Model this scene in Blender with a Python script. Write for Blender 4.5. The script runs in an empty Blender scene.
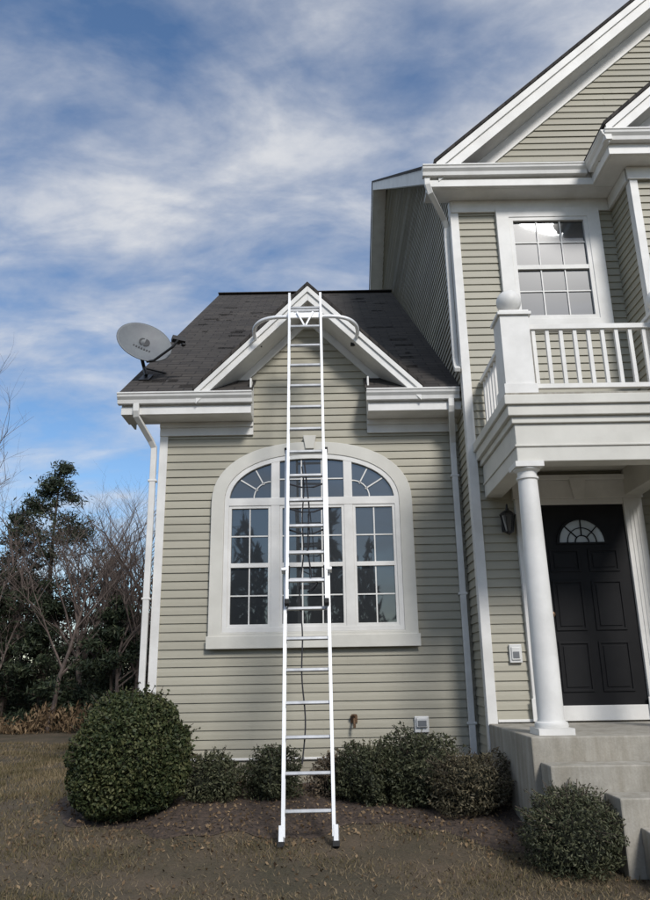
import bpy, math, random
import numpy as np
from mathutils import Vector, Matrix
rng = np.random.default_rng(7); random.seed(7)
scene = bpy.context.scene
try:
    scene.view_settings.view_transform='Standard'; scene.view_settings.look='None'; scene.view_settings.exposure=0
except Exception: pass

# ------------------------------------------------------------ materials
def nn(nt,t,**k):
    n=nt.nodes.new(t)
    for a,b in k.items(): setattr(n,a,b)
    return n
def newmat(name):
    m=bpy.data.materials.new(name); m.use_nodes=True
    nt=m.node_tree; b=nt.nodes['Principled BSDF']
    return m,nt,b
def ramp(nt,fac,stops):
    r=nn(nt,'ShaderNodeValToRGB'); e=r.color_ramp.elements
    while len(e)<len(stops): e.new(.5)
    for i,(p,c) in enumerate(stops):
        e[i].position=p; e[i].color=(*c,1)
    nt.links.new(fac,r.inputs[0]); return r
def pos(nt):
    return nn(nt,'ShaderNodeTexCoord').outputs['Object']
def noise(nt,vec,scale,detail=4,rough=.5,dist=0):
    n=nn(nt,'ShaderNodeTexNoise'); n.inputs['Scale'].default_value=scale
    n.inputs['Detail'].default_value=detail; n.inputs['Roughness'].default_value=rough
    n.inputs['Distortion'].default_value=dist
    nt.links.new(vec,n.inputs['Vector']); return n
def bump(nt,h,b,strength=.2,dist=.01):
    bp=nn(nt,'ShaderNodeBump'); bp.inputs['Strength'].default_value=strength; bp.inputs['Distance'].default_value=dist
    nt.links.new(h,bp.inputs['Height']); nt.links.new(bp.outputs[0],b.inputs['Normal'])
def mapping(nt,vec,scale):
    m=nn(nt,'ShaderNodeMapping'); m.inputs['Scale'].default_value=scale
    nt.links.new(vec,m.inputs['Vector']); return m.outputs[0]
def simple(name,c1,c2=None,rough=.5,scale=2.5,metal=0,bs=0,bscale=60,stretch=(1,1,1)):
    m,nt,b=newmat(name); c2=c2 or tuple(x*.85 for x in c1)
    v=mapping(nt,pos(nt),stretch)
    n=noise(nt,v,scale,4,.6); r=ramp(nt,n.outputs[0],[(.35,c2),(.62,c1)])
    nt.links.new(r.outputs[0],b.inputs['Base Color'])
    b.inputs['Roughness'].default_value=rough; b.inputs['Metallic'].default_value=metal
    if bs:
        n2=noise(nt,v,bscale,2); bump(nt,n2.outputs[0],b,bs,.01)
    return m
M={}
M['siding']=simple('vinyl_siding',(.380,.358,.282),(.330,.311,.245),.55,1.3,stretch=(.6,.6,1.6),bs=.12,bscale=25)
M['white']=simple('white_trim_paint',(.76,.75,.72),(.66,.65,.62),.5,3,bs=.05)
M['cream']=simple('cream_trim_paint',(.65,.635,.575),(.57,.555,.50),.5,2,bs=.05)
M['door']=simple('black_door_paint',(.009,.009,.010),(.006,.006,.007),.65,4)
M['door'].node_tree.nodes['Principled BSDF'].inputs['Specular IOR Level'].default_value=.25
M['black']=simple('black_metal',(.015,.015,.016),None,.4)
M['alu']=simple('ladder_aluminium',(.84,.85,.86),(.72,.73,.74),.42,6,metal=.25)
M['alu2']=simple('rung_aluminium',(.46,.47,.48),(.34,.35,.36),.38,9,metal=.5)
M['rubber']=simple('black_rubber',(.02,.02,.02),None,.8)
M['rope']=simple('rope_fibre',(.03,.03,.035),None,.9)
M['dish']=simple('dish_grey',(.15,.165,.175),(.125,.135,.15),.55,5)
M['dishdark']=simple('dish_lettering',(.03,.033,.038),None,.6)
M['plastic']=simple('white_plastic',(.72,.72,.70),None,.4)
M['plasticdark']=simple('grey_plastic',(.18,.19,.2),None,.4)
M['brass']=simple('aged_brass',(.20,.12,.07),None,.45,metal=.6)
M['bark']=simple('bark',(.10,.075,.055),(.05,.04,.03),.9,6,bs=.5,bscale=20)
M['greybark']=simple('grey_bark',(.15,.115,.10),(.08,.062,.055),.9,6)

def concrete():
    m,nt,b=newmat('concrete'); v=pos(nt)
    n=noise(nt,v,2.2,6,.65); r=ramp(nt,n.outputs[0],[(.3,(.33,.31,.265)),(.5,(.43,.405,.35)),(.7,(.52,.49,.43))])
    n2=noise(nt,v,70,3); mx=nn(nt,'ShaderNodeMixRGB',blend_type='MULTIPLY'); mx.inputs[0].default_value=.3
    nt.links.new(r.outputs[0],mx.inputs[1]); nt.links.new(n2.outputs[0],mx.inputs[2])
    n3=noise(nt,mapping(nt,v,(6,6,.7)),1.5,4,.6); r3=ramp(nt,n3.outputs[0],[(.35,(.75,.73,.69)),(.6,(1,1,1))])
    mx3=nn(nt,'ShaderNodeMixRGB',blend_type='MULTIPLY'); mx3.inputs[0].default_value=1
    nt.links.new(mx.outputs[0],mx3.inputs[1]); nt.links.new(r3.outputs[0],mx3.inputs[2])
    nt.links.new(mx3.outputs[0],b.inputs['Base Color']); b.inputs['Roughness'].default_value=.9
    bump(nt,n2.outputs[0],b,.3,.004); return m
M['concrete']=concrete()
def brick(name,swz,c1,c2,cm,w,h,mort,bs=.4,rough=.85,var=None):
    m,nt,b=newmat(name); s=nn(nt,'ShaderNodeSeparateXYZ'); nt.links.new(pos(nt),s.inputs[0])
    c=nn(nt,'ShaderNodeCombineXYZ'); nt.links.new(s.outputs[swz[0]],c.inputs[0]); nt.links.new(s.outputs[swz[1]],c.inputs[1])
    br=nn(nt,'ShaderNodeTexBrick'); nt.links.new(c.outputs[0],br.inputs['Vector'])
    br.inputs['Color1'].default_value=(*c1,1); br.inputs['Color2'].default_value=(*c2,1); br.inputs['Mortar'].default_value=(*cm,1)
    br.inputs['Scale'].default_value=1; br.inputs['Brick Width'].default_value=w; br.inputs['Row Height'].default_value=h
    br.inputs['Mortar Size'].default_value=mort; br.inputs['Mortar Smooth'].default_value=.3
    n=noise(nt,pos(nt),1.4,5,.65); r=ramp(nt,n.outputs[0],[(.3,(.74,.74,.74)),(.7,(1.12,1.10,1.07))])
    mx=nn(nt,'ShaderNodeMixRGB',blend_type='MULTIPLY'); mx.inputs[0].default_value=1
    nt.links.new(br.outputs[0],mx.inputs[1]); nt.links.new(r.outputs[0],mx.inputs[2])
    n2=noise(nt,pos(nt),160,2); mx2=nn(nt,'ShaderNodeMixRGB',blend_type='MULTIPLY'); mx2.inputs[0].default_value=.5
    nt.links.new(mx.outputs[0],mx2.inputs[1]); nt.links.new(n2.outputs[0],mx2.inputs[2])
    nt.links.new(mx2.outputs[0],b.inputs['Base Color']); b.inputs['Roughness'].default_value=rough
    inv=nn(nt,'ShaderNodeMath',operation='SUBTRACT'); inv.inputs[0].default_value=1; nt.links.new(br.outputs['Fac'],inv.inputs[1])
    bump(nt,inv.outputs[0],b,bs,.01); return m
M['shingle']=brick('asphalt_shingles',(0,1),(.078,.069,.062),(.052,.046,.043),(.030,.027,.025),.33,.13,.012,.45,.95)
M['shingle2']=brick('asphalt_shingles_cross',(1,0),(.078,.069,.062),(.052,.046,.043),(.030,.027,.025),.33,.12,.012,.45,.95)
M['foundation']=brick('painted_brick',(0,2),(.50,.47,.38),(.44,.41,.33),(.36,.34,.27),.22,.075,.008)
def glass():
    m,nt,b=newmat('window_glass')
    b.inputs['Base Color'].default_value=(.012,.013,.014,1); b.inputs['Roughness'].default_value=.3
    g=nn(nt,'ShaderNodeBsdfGlossy'); g.inputs['Roughness'].default_value=.02; g.inputs['Color'].default_value=(.90,.97,1,1)
    n=noise(nt,pos(nt),1.6,1); bp=nn(nt,'ShaderNodeBump'); bp.inputs['Strength'].default_value=.14; bp.inputs['Distance'].default_value=.02
    nt.links.new(n.outputs[0],bp.inputs['Height']); nt.links.new(bp.outputs[0],g.inputs['Normal'])
    mx=nn(nt,'ShaderNodeMixShader'); mx.inputs[0].default_value=.095
    nt.links.new(b.outputs[0],mx.inputs[1]); nt.links.new(g.outputs[0],mx.inputs[2])
    nt.links.new(mx.outputs[0],nt.nodes['Material Output'].inputs[0]); return m
M['glass']=glass()
def leafmat(name,stops,rough=.6,trans=.0):
    m,nt,b=newmat(name); a=nn(nt,'ShaderNodeAttribute'); a.attribute_name='tint'
    n=noise(nt,pos(nt),2.2,3); ad=nn(nt,'ShaderNodeMath',operation='MULTIPLY_ADD')
    nt.links.new(n.outputs[0],ad.inputs[0]); ad.inputs[1].default_value=.8
    sub=nn(nt,'ShaderNodeMath',operation='MULTIPLY_ADD'); nt.links.new(a.outputs['Fac'],sub.inputs[0]); sub.inputs[1].default_value=.6; sub.inputs[2].default_value=-.2
    nt.links.new(sub.outputs[0],ad.inputs[2])
    r=ramp(nt,ad.outputs[0],stops); nt.links.new(r.outputs[0],b.inputs['Base Color']); b.inputs['Roughness'].default_value=rough
    b.inputs['Specular IOR Level'].default_value=.25
    return m
M['box']=leafmat('boxwood_leaves',[(.15,(.016,.026,.011)),(.5,(.040,.054,.020)),(.85,(.10,.105,.045))])
M['shrub']=leafmat('shrub_leaves',[(.15,(.022,.027,.015)),(.5,(.050,.058,.030)),(.85,(.115,.115,.065))])
M['twiggy']=leafmat('shrub_leaves_brown',[(.15,(.03,.028,.018)),(.5,(.068,.062,.038)),(.85,(.155,.13,.08))])
M['brownshrub']=leafmat('brown_twig_leaves',[(.15,(.05,.04,.03)),(.5,(.10,.078,.055)),(.85,(.19,.15,.10))])
M['pine']=leafmat('pine_needles',[(.15,(.010,.018,.011)),(.5,(.026,.038,.021)),(.85,(.065,.078,.04))])
M['brush']=leafmat('winter_brush',[(.15,(.035,.026,.022)),(.5,(.085,.060,.050)),(.85,(.15,.105,.085))])
M['grass']=leafmat('lawn_blades',[(.12,(.055,.052,.022)),(.45,(.13,.105,.055)),(.85,(.27,.205,.125))],.85)
M['deadleaf']=leafmat('fallen_leaf',[(.15,(.07,.045,.028)),(.5,(.15,.10,.055)),(.85,(.28,.20,.12))],.8)
def groundmat():
    m,nt,b=newmat('lawn_soil'); v=pos(nt)
    n=noise(nt,v,.9,6,.7); r=ramp(nt,n.outputs[0],[(.32,(.060,.053,.029)),(.5,(.10,.078,.048)),(.68,(.15,.110,.074))])
    n2=noise(nt,v,45,4,.7); mx=nn(nt,'ShaderNodeMixRGB',blend_type='MULTIPLY'); mx.inputs[0].default_value=.7
    r2=ramp(nt,n2.outputs[0],[(.3,(.45,.45,.45)),(.7,(1.2,1.2,1.2))])
    nt.links.new(r.outputs[0],mx.inputs[1]); nt.links.new(r2.outputs[0],mx.inputs[2])
    nt.links.new(mx.outputs[0],b.inputs['Base Color']); b.inputs['Roughness'].default_value=.95
    bump(nt,n2.outputs[0],b,.8,.03); return m
M['ground']=groundmat()
M['mulch']=simple('mulch',(.085,.06,.045),(.03,.022,.018),.95,28,bs=.9,bscale=40)
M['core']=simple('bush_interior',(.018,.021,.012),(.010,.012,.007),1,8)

# ------------------------------------------------------------ builders
def empty(name):
    e=bpy.data.objects.new(name,None); scene.collection.objects.link(e); return e
def link(name,me,mat,parent):
    o=bpy.data.objects.new(name,me); scene.collection.objects.link(o)
    if mat: me.materials.append(M[mat])
    if parent: o.parent=parent
    return o
class B:
    def __init__(s): s.v=[]; s.f=[]
    def add(s,vs,fs):
        k=len(s.v); s.v+= [tuple(p) for p in vs]; s.f+=[tuple(i+k for i in f) for f in fs]
    def box(s,x0,x1,y0,y1,z0,z1):
        s.add([(x0,y0,z0),(x1,y0,z0),(x1,y1,z0),(x0,y1,z0),(x0,y0,z1),(x1,y0,z1),(x1,y1,z1),(x0,y1,z1)],
              [(0,3,2,1),(4,5,6,7),(0,1,5,4),(1,2,6,5),(2,3,7,6),(3,0,4,7)])
    def prism(s,poly,vec):
        n=len(poly); a=[Vector(p) for p in poly]; b=[p+Vector(vec) for p in a]
        s.add(a+b,[tuple(range(n)),tuple(range(2*n-1,n-1,-1))]+[(i,i+n,(i+1)%n+n,(i+1)%n) for i in range(n)])
    def sweep(s,path,shape,ref=(1,0,0),cap=True):
        path=[Vector(p) for p in path]; ref=Vector(ref); n=len(shape); vs=[]
        for i,p in enumerate(path):
            a=(p-path[i-1]).normalized() if i>0 else None; b=(path[i+1]-p).normalized() if i<len(path)-1 else None
            t=((a or b)+(b or a)).normalized(); k=1
            n1=(ref-t*ref.dot(t)).normalized(); n2=t.cross(n1)
            for (q,w) in shape: vs.append(p+n1*q+n2*w)
        fs=[]
        for i in range(len(path)-1):
            for j in range(n): fs.append((i*n+j,i*n+(j+1)%n,(i+1)*n+(j+1)%n,(i+1)*n+j))
        if cap: fs+= [tuple(range(n-1,-1,-1)),tuple(range((len(path)-1)*n,len(path)*n))]
        s.add(vs,fs)
    def tube(s,path,r,n=10,ref=(1,0.01,0.02)):
        s.sweep(path,[(r*math.cos(2*math.pi*i/n),r*math.sin(2*math.pi*i/n)) for i in range(n)],ref)
    def rect(s,path,w,d,ref=(1,0,0)):
        s.sweep(path,[(-w/2,-d/2),(w/2,-d/2),(w/2,d/2),(-w/2,d/2)],ref)
    def lathe(s,cx,cy,prof,n=32):
        vs=[];fs=[]
        for r,z in prof:
            for i in range(n): vs.append((cx+r*math.cos(2*math.pi*i/n),cy+r*math.sin(2*math.pi*i/n),z))
        for k in range(len(prof)-1):
            for i in range(n): fs.append((k*n+i,k*n+(i+1)%n,(k+1)*n+(i+1)%n,(k+1)*n+i))
        fs+=[tuple(range(n-1,-1,-1)),tuple(range((len(prof)-1)*n,len(prof)*n))]
        s.add(vs,fs)
    def ring(s,outer,inner,y0,y1):
        n=len(outer)
        vs=[(x,y0,z) for x,z in outer]+[(x,y0,z) for x,z in inner]+[(x,y1,z) for x,z in outer]+[(x,y1,z) for x,z in inner]
        fs=[]
        for i in range(n):
            j=(i+1)%n
            fs+=[(i,j,n+j,n+i),(i,2*n+i,2*n+j,j),(n+i,n+j,3*n+j,3*n+i)]
        s.add(vs,fs)
    def make(s,name,mat,parent=None,bevel=0,smooth=False,fix=True):
        me=bpy.data.meshes.new(name); me.from_pydata(s.v,[],s.f); 
        if fix:
            import bmesh
            bm=bmesh.new(); bm.from_mesh(me); bmesh.ops.recalc_face_normals(bm,faces=bm.faces); bm.to_mesh(me); bm.free()
        o=link(name,me,mat,parent)
        if smooth:
            for p in me.polygons: p.use_smooth=True
            try: me.set_sharp_from_angle(angle=math.radians(40))
            except Exception: pass
        if bevel:
            md=o.modifiers.new('b','BEVEL'); md.width=bevel; md.segments=2; md.limit_method='ANGLE'; md.angle_limit=math.radians(50)
        return o
def cards(name,C,size,aspect,mat,parent=None,up=None):
    N=len(C); a=rng.normal(size=(N,3)); 
    if up is not None: a=a+up
    a/=np.linalg.norm(a,axis=1)[:,None]
    b=rng.normal(size=(N,3)); b-=a*(a*b).sum(1)[:,None]; b/=np.linalg.norm(b,axis=1)[:,None]
    sz=(size*rng.uniform(.6,1.4,N))[:,None]
    V=np.stack([C+a*sz,C+b*sz*aspect,C-a*sz,C-b*sz*aspect],1).reshape(-1,3)
    me=bpy.data.meshes.new(name); me.vertices.add(4*N); me.vertices.foreach_set('co',V.ravel().astype(np.float32))
    me.loops.add(4*N); me.loops.foreach_set('vertex_index',np.arange(4*N,dtype=np.int32))
    me.polygons.add(N); me.polygons.foreach_set('loop_start',np.arange(0,4*N,4,dtype=np.int32))
    try: me.polygons.foreach_set('loop_total',np.full(N,4,dtype=np.int32))
    except Exception: pass
    at=me.attributes.new('tint','FLOAT','POINT'); at.data.foreach_set('value',np.repeat(rng.random(N),4).astype(np.float32))
    me.update(calc_edges=True); me.validate()
    return link(name,me,mat,parent)
def sstep(a,b,x):
    t=np.clip((x-a)/(b-a),0,1); return t*t*(3-2*t)
def gz(x,y):
    x=np.asarray(x,dtype=float); y=np.asarray(y,dtype=float)
    h=.26*sstep(5.6,9.2,y)*sstep(-6,-2.6,x)
    return h+.02*np.sin(x*1.7+.5)*np.sin(y*1.3)+.012*np.sin(x*4.1+y*3.3)

# ------------------------------------------------------------ house
house=empty('suburban_house')
D1=9.3; D2=8.65; XL=-2.14; XM=1.76; CX=-.2; SL=.72
def siding(b,pt,iv,z0,z1,h=.103,out=.017):
    z=z0; k=0
    while z<z1-1e-4:
        zt=min(z+h,z1); a0,a1=iv(z); b0,b1=iv(zt-.0001)
        if a1-a0<.01: break
        if b1<b0: b0=b1=(b0+b1)/2
        zm=z+(zt-z)*.5
        m0,m1=(a0+b0)/2,(a1+b1)/2
        o=out+random.uniform(-.0015,.0015)
        b.add([pt(a0,z,o),pt(a1,z,o),pt(m1,zm,out*.62),pt(m0,zm,out*.62),pt(b1,zt,0),pt(b0,zt,0),pt(a0,z,-.002),pt(a1,z,-.002)],
              [(0,1,2,3),(3,2,4,5),(6,7,1,0)])
        if k%2==0 and a1-a0>1.5:
            s=random.uniform(a0+.3,a1-.3)
            for q in (0,1):
                zz=z+q*h
                if zz+h<z1: b.add([pt(s,zz,out+.003),pt(s+.010,zz,out+.003),pt(s+.010,zz+h*.95,.004),pt(s,zz+h*.95,.004)],[(0,1,2,3)])
        z=zt; k+=1
b=B()
front=lambda D:(lambda s,z,o:(s,D-o,z))
left=lambda X:(lambda s,z,o:(X-o,s,z))
ZP=6.45
def iv_wing(z):
    if z<4.75: return (XL,XM)
    h=(ZP-.2-z); return (CX-h,CX+h)
siding(b,front(D1),iv_wing,.57,6.25)
def iv_left(z):
    y0=9.3; y1=24.3
    if z>5.2: y0=max(9.3,8.85+(z-4.88)/SL); y1=33.6-y0
    return (y0,y1)
siding(b,left(XL),iv_left,.57,10.3)
b.make('wing_siding','siding',house,fix=False)
b=B()
YR=17.0; 
siding(b,front(D2),lambda z:(XM,3.92),.98,7.62)
def iv_main(z):
    y0=8.65
    if z>7.6: y0=max(8.65,8.25+(z-7.6)/SL)
    return (y0,2*YR-y0)
siding(b,left(XM),iv_main,.6,13.6)
GX=5.5; GS=.894; GP=7.95+GS*(GX-1.55)
siding(b,front(D2),lambda z:(GX-(GP-.25-z)/GS,GX+(GP-.25-z)/GS),7.9,GP-.3)
siding(b,front(8.0),lambda z:(3.92,7.08),.9,7.62)
siding(b,left(3.92),lambda z:(8.0,8.66),.9,7.62)
BP=7.95+GS*(GX-3.55)
siding(b,front(8.0),lambda z:(GX-(BP-.25-z)/GS,GX+(BP-.25-z)/GS),7.7,BP-.3)
b.make('main_siding','siding',house,fix=False)
b=B()  # backing masses
b.box(XL+.01,XM,9.32,24.2,0,5.2)
b.box(XM+.02,9.2,8.68,25.3,0,7.6)
b.box(3.94,7.06,8.03,8.7,0,7.6)
b.make('wall_core','siding',house)
b=B()
b.box(XL+.005,XM,D1+.006,D1+.2,-.3,.565); b.box(XL+.006,XL+.2,9.3,24,-.3,.565)
b.box(XM+.01,3.95,D2+.01,D2+.1,-.3,.97); b.box(XM+.012,XM+.2,8.66,9.5,-.3,.6)
b.box(3.93,7.07,8.01,8.1,-.3,.9)
b.make('brick_foundation','foundation',house)

# roofs
def roof_poly(b,plan,y0,z0,s,th):
    P=[(x,y,z0+s*(y-y0)) for x,y in plan]; b.prism(P,(0,0,-th))
b=B(); ze=4.99; YE=8.84; YW=16.8
roof_poly(b,[(-2.62,YE),(-.93,YE),(-.93,9.33),(.53,9.33),(.53,YE),(XM,YE),(XM,YW),(-2.62,YW)],YE,ze,SL,.045)
zr=ze+SL*(YW-YE)
b.prism([(-2.62,YW,zr),(XM,YW,zr),(XM,24.8,zr-SL*8),(-2.62,24.8,zr-SL*8)],(0,0,-.045))
zm=7.86; YM=8.22
roof_poly(b,[(1.38,YM),(9.6,YM),(9.6,YR),(1.38,YR)],YM,zm,SL,.05)
zmr=zm+SL*(YR-YM)
b.prism([(1.38,YR,zmr),(9.6,YR,zmr),(9.6,25.8,zm),(1.38,25.8,zm)],(0,0,-.05))
b.rect([(-2.63,YW,zr+.01),(XM,YW,zr+.01)],.02,.2,ref=(0,0,1))
for k in range(300):
    x=random.uniform(-2.55,1.4); y=YE+.13*random.randint(1,58)+.01
    if -.95<x<.55 and y<9.6: continue
    z=ze+SL*(y-YE); b.add([(x,y,z+.002),(x+.3,y,z+.002),(x+.3,y+.12,z+SL*.12+.0015),(x,y+.12,z+SL*.12+.0015)],[(0,1,2,3)])
b.make('roof_shingles','shingle',house)
def gable_roof(name,cx,zp,xe,s,yf,z0,y0,ms):
    b=B(); ze_=zp-s*(cx-xe)
    for sg in (1,-1):
        f=lambda x:cx+sg*(x-cx)
        yb=y0+(zp-z0)/ms+.1; ybe=max(yf+.05,y0+(ze_-z0)/ms+.1)
        b.prism([(f(xe),yf,ze_),(cx,yf,zp),(cx,yb,zp),(f(xe),ybe,ze_)],(0,0,-.05))
    b.make(name,'shingle2',house)
gable_roof('cross_gable_shingles',CX,ZP+.06,-1.68,1.0,8.80,ze,YE,SL)
gable_roof('front_gable_shingles',GX,GP+.06,1.5,GS,8.24,zm,YM,SL)
gable_roof('bay_gable_shingles',GX,BP+.06,3.5,GS,7.58,7.9,8.2,1.5)
bw=B()   # white trim collector
def rake(cx,zp,xe,s,yf,yw,fw,fr):
    for sg in (1,-1):
        f=lambda x:cx+sg*(x-cx)
        def strip(x0,t0,t1,y,d):
            za=zp-s*(cx-x0)
            bw.prism([(f(x0),y,za-t0),(cx,y,zp-t0),(cx,y,zp-t1),(f(x0),y,za-t1)],(0,d,0))
        strip(xe,.0,fw*.42,yf-.025,.05)
        strip(xe+.02,fw*.42,fw,yf,.03)
        strip(xe+.03,fw-.03,fw,yf+.03,yw-yf-.03)
        strip(xe+.2,fw,fw+fr,yw-.035,.035)
rake(CX,ZP,-1.66,1.0,8.83,D1,.20,.13)
rake(GX,GP,1.53,GS,8.28,D2,.30,.22)
rake(GX,BP,3.53,GS,7.62,8.0,.26,.16)
def siderake(x0,x1,ya,za,yr,s,fw,xw):
    zr_=za+s*(yr-ya)
    for sg in (0,1):
        g=(lambda y:y) if sg==0 else (lambda y:2*yr-y)
        bw.prism([(x0,g(ya),za-.05),(x0,g(yr),zr_-.05),(x0,g(yr),zr_-.05-fw),(x0,g(ya),za-.05-fw)],(.025,0,0))
        bw.prism([(x0+.025,g(ya),za-.05-fw+.03),(x0+.025,g(yr),zr_-.05-fw+.03),(xw,g(yr),zr_-.05-fw+.03),(xw,g(ya),za-.05-fw+.03)],(0,0,-.02))
siderake(-2.6,-2.55,YE+.1,ze+.07,YW,SL,.2,XL)
siderake(1.40,1.43,YM+.12,zm+.09,YR,SL,.24,XM)
# gutters
def gutter_x(b,x0,x1,y,zt):
    P=[(y+.12,zt-.14),(y+.12,zt),(y-.012,zt),(y-.012,zt-.018),(y+.0,zt-.03),(y+.005,zt-.055),(y+.035,zt-.09),(y+.045,zt-.14)]
    b.prism([(x0,p,q) for p,q in P],(x1-x0,0,0))
def gutter_y(b,y0,y1,x,zt):
    P=[(x+.12,zt-.14),(x+.12,zt),(x-.012,zt),(x-.012,zt-.018),(x,zt-.03),(x+.005,zt-.055),(x+.035,zt-.09),(x+.045,zt-.14)]
    b.prism([(p,y0,q) for p,q in P],(0,y1-y0,0))
bg=B()
gutter_x(bg,-2.64,-.92,8.80,4.97); gutter_x(bg,.54,XM-.03,8.80,4.97)
gutter_x(bg,1.34,3.50,8.20,7.86); gutter_y(bg,7.60,8.24,3.47,7.86); gutter_x(bg,3.50,7.5,7.58,7.865)
for x0,x1 in ((-2.60,-.94),(.56,XM)):
    bw.box(x0,x1,8.92,8.95,4.70,4.955); bw.box(x0,x1,8.951,D1-.003,4.70,4.73)
    bw.box(x0+.0,x1,8.90,8.919,4.70,4.80)
    bw.box(x0 if x0>-2 else XL-.03,x1-.001,D1-.05,D1-.02,4.52,4.699)
    bw.box(x0 if x0>-2 else XL-.03,x1-.002,D1-.075,D1-.051,4.63,4.698)
bw.box(-.965,-.941,8.953,9.28,4.732,5.2); bw.box(.561,.585,8.953,9.28,4.732,5.2)
bw.box(-2.60,-2.575,8.952,9.6,4.732,5.02)
bw.box(1.40,3.6,8.32,8.35,7.58,7.85); bw.box(1.40,3.92,8.352,D2-.003,7.58,7.61); bw.box(1.42,3.6,8.29,8.318,7.58,7.68)
bw.box(XM-.01,3.9,D2-.05,D2-.02,7.40,7.578)
bw.prism([(1.432,8.353,7.612),(1.432,8.353,7.72),(1.432,8.66,7.94),(1.432,8.66,7.612)],(.02,0,0))
bw.box(3.57,3.60,7.73,8.31,7.585,7.85); bw.box(3.602,3.91,7.73,8.35,7.583,7.607); bw.box(3.57,7.4,7.70,7.729,7.58,7.85)
bw.box(3.605,7.4,7.732,7.99,7.581,7.606)
bw.box(3.86,3.90,8.0,D2-.06,7.40,7.575); bw.box(3.87,7.1,7.945,7.975,7.40,7.578)
bg.make('gutters','white',house,bevel=.004)
b=B()
b.prism([(1.36,8.22,7.862),(3.62,8.22,7.862),(3.92,8.66,8.12),(1.75,8.66,8.12)],(0,0,-.02))
b.prism([(3.5,7.6,7.866),(7.5,7.6,7.866),(7.1,8.02,8.1),(3.92,8.02,8.1)],(0,0,-.02))
b.prism([(3.5,7.6,7.863),(3.92,8.02,8.1),(3.92,8.66,8.11),(3.5,8.3,7.863)],(0,0,-.02))
b.make('pent_shingles','shingle',house)
# corner boards
bw.box(XL-.03,XL+.075,D1-.03,D1-.003,.57,4.52); bw.box(XL-.032,XL-.005,D1-.001,D1+.09,.57,4.7)
bw.box(XM-.025,XM+.085,D2-.032,D2-.002,.62,7.58); bw.box(XM-.027,XM-.003,D2,D2+.085,.62,7.6)
bw.box(3.895,3.995,7.967,7.997,.9,7.40); bw.box(3.893,3.917,8.0,8.085,.9,7.39)
bw.box(XM+.09,3.92,D2-.03,D2-.018,.955,.985)
bw.box(XL,XM-.03,D1-.024,D1-.001,.545,.572)
bw.make('white_trim','white',house,bevel=.004)

# downspouts
b=B(); R=lambda p,ref=(1,0,0):b.rect(p,.075,.055,ref)
R([(-2.40,8.87,4.84),(-2.40,8.87,4.74),(-2.40,8.90,4.68),(-2.27,9.18,4.44),(-2.235,9.24,4.36),(-2.235,9.25,4.2),(-2.235,9.25,.75)])
R([(1.62,8.87,4.84),(1.62,8.87,4.74),(1.62,8.90,4.68),(1.665,9.18,4.44),(1.67,9.235,4.36),(1.67,9.24,4.2),(1.67,9.24,.42),(1.67,9.20,.32),(1.66,8.98,.27)])
R([(1.40,8.30,7.73),(1.40,8.30,7.62),(1.44,8.34,7.52),(1.66,8.68,7.34),(1.70,8.75,7.26),(1.70,8.78,7.1),(1.70,8.80,5.35),(1.70,8.76,5.22),(1.68,8.60,5.12)])
for (x,y) in ((-2.235,9.25),(1.67,9.24)):
    for z in (.9,2.4,3.9): b.box(x-.055,x+.055,y-.032,y+.05,z,z+.03)
b.make('downspouts','white',house,bevel=.008)

# ---- arched window
WX=-.18
def outline(hw,zb,zs,rise,n=28,e=2.25):
    P=[(WX-hw,zb),(WX-hw,zs)]
    for i in range(1,n):
        t=math.pi*(1-i/n); c,s=math.cos(t),math.sin(t)
        P.append((WX+hw*math.copysign(abs(c)**(2/e),c),zs+rise*abs(s)**(2/e)))
    P+=[(WX+hw,zs),(WX+hw,zb)]
    return P
b=B()
b.ring(outline(1.28,1.82,3.60,.80),outline(1.115,1.99,3.60,.635),9.215,9.30)
b.box(WX-1.30,WX+1.30,9.20,9.214,1.80,1.95)
b.make('arched_casing','cream',house,bevel=.006)
b=B()
b.ring(outline(1.114,1.991,3.60,.634),outline(1.055,2.05,3.60,.575),9.225,9.29)
f0,f1=9.228,9.28
def arch_z(x,hw=1.056,rise=.575,e=2.25): return 3.60+rise*max(0,1-abs((x-WX)/hw)**e)**(1/e)
for x in (-.465,.465): 
    b.box(WX+x-.055,WX+x+.055,f0,f1,2.04,arch_z(WX+x)+.01)
b.box(WX-1.06,WX+1.06,f0-.004,f1,3.56,3.66)
units=[(-1.055,-.52),(-.41,.41),(.52,1.055)]
for a,c in units:
    a+=WX;c+=WX
    b.ring([(a,2.05),(a,3.56),(c,3.56),(c,2.05)],[(a+.035,2.085),(a+.035,3.525),(c-.035,3.525),(c-.035,2.085)],9.235,9.279)
    b.box(a+.03,c-.03,9.232,9.278,2.775,2.83)
b.make('arched_window_frame','white',house,bevel=.004)
b=B(); mw=.008
for a,c in units:
    a+=WX+.035;c+=WX-.035; n=3 if c-a>.7 else 2
    for i in range(1,n): b.box(a+(c-a)*i/n-mw,a+(c-a)*i/n+mw,9.25,9.262,2.085,3.525)
    for z in (2.43,3.17): b.box(a,c,9.251,9.2615,z-mw,z+mw)
for x in (-.13,.13): b.box(WX+x-mw,WX+x+mw,9.25,9.262,3.66,4.18)
b.box(WX-.41,WX+.41,9.251,9.2615,3.90,3.916)
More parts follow.
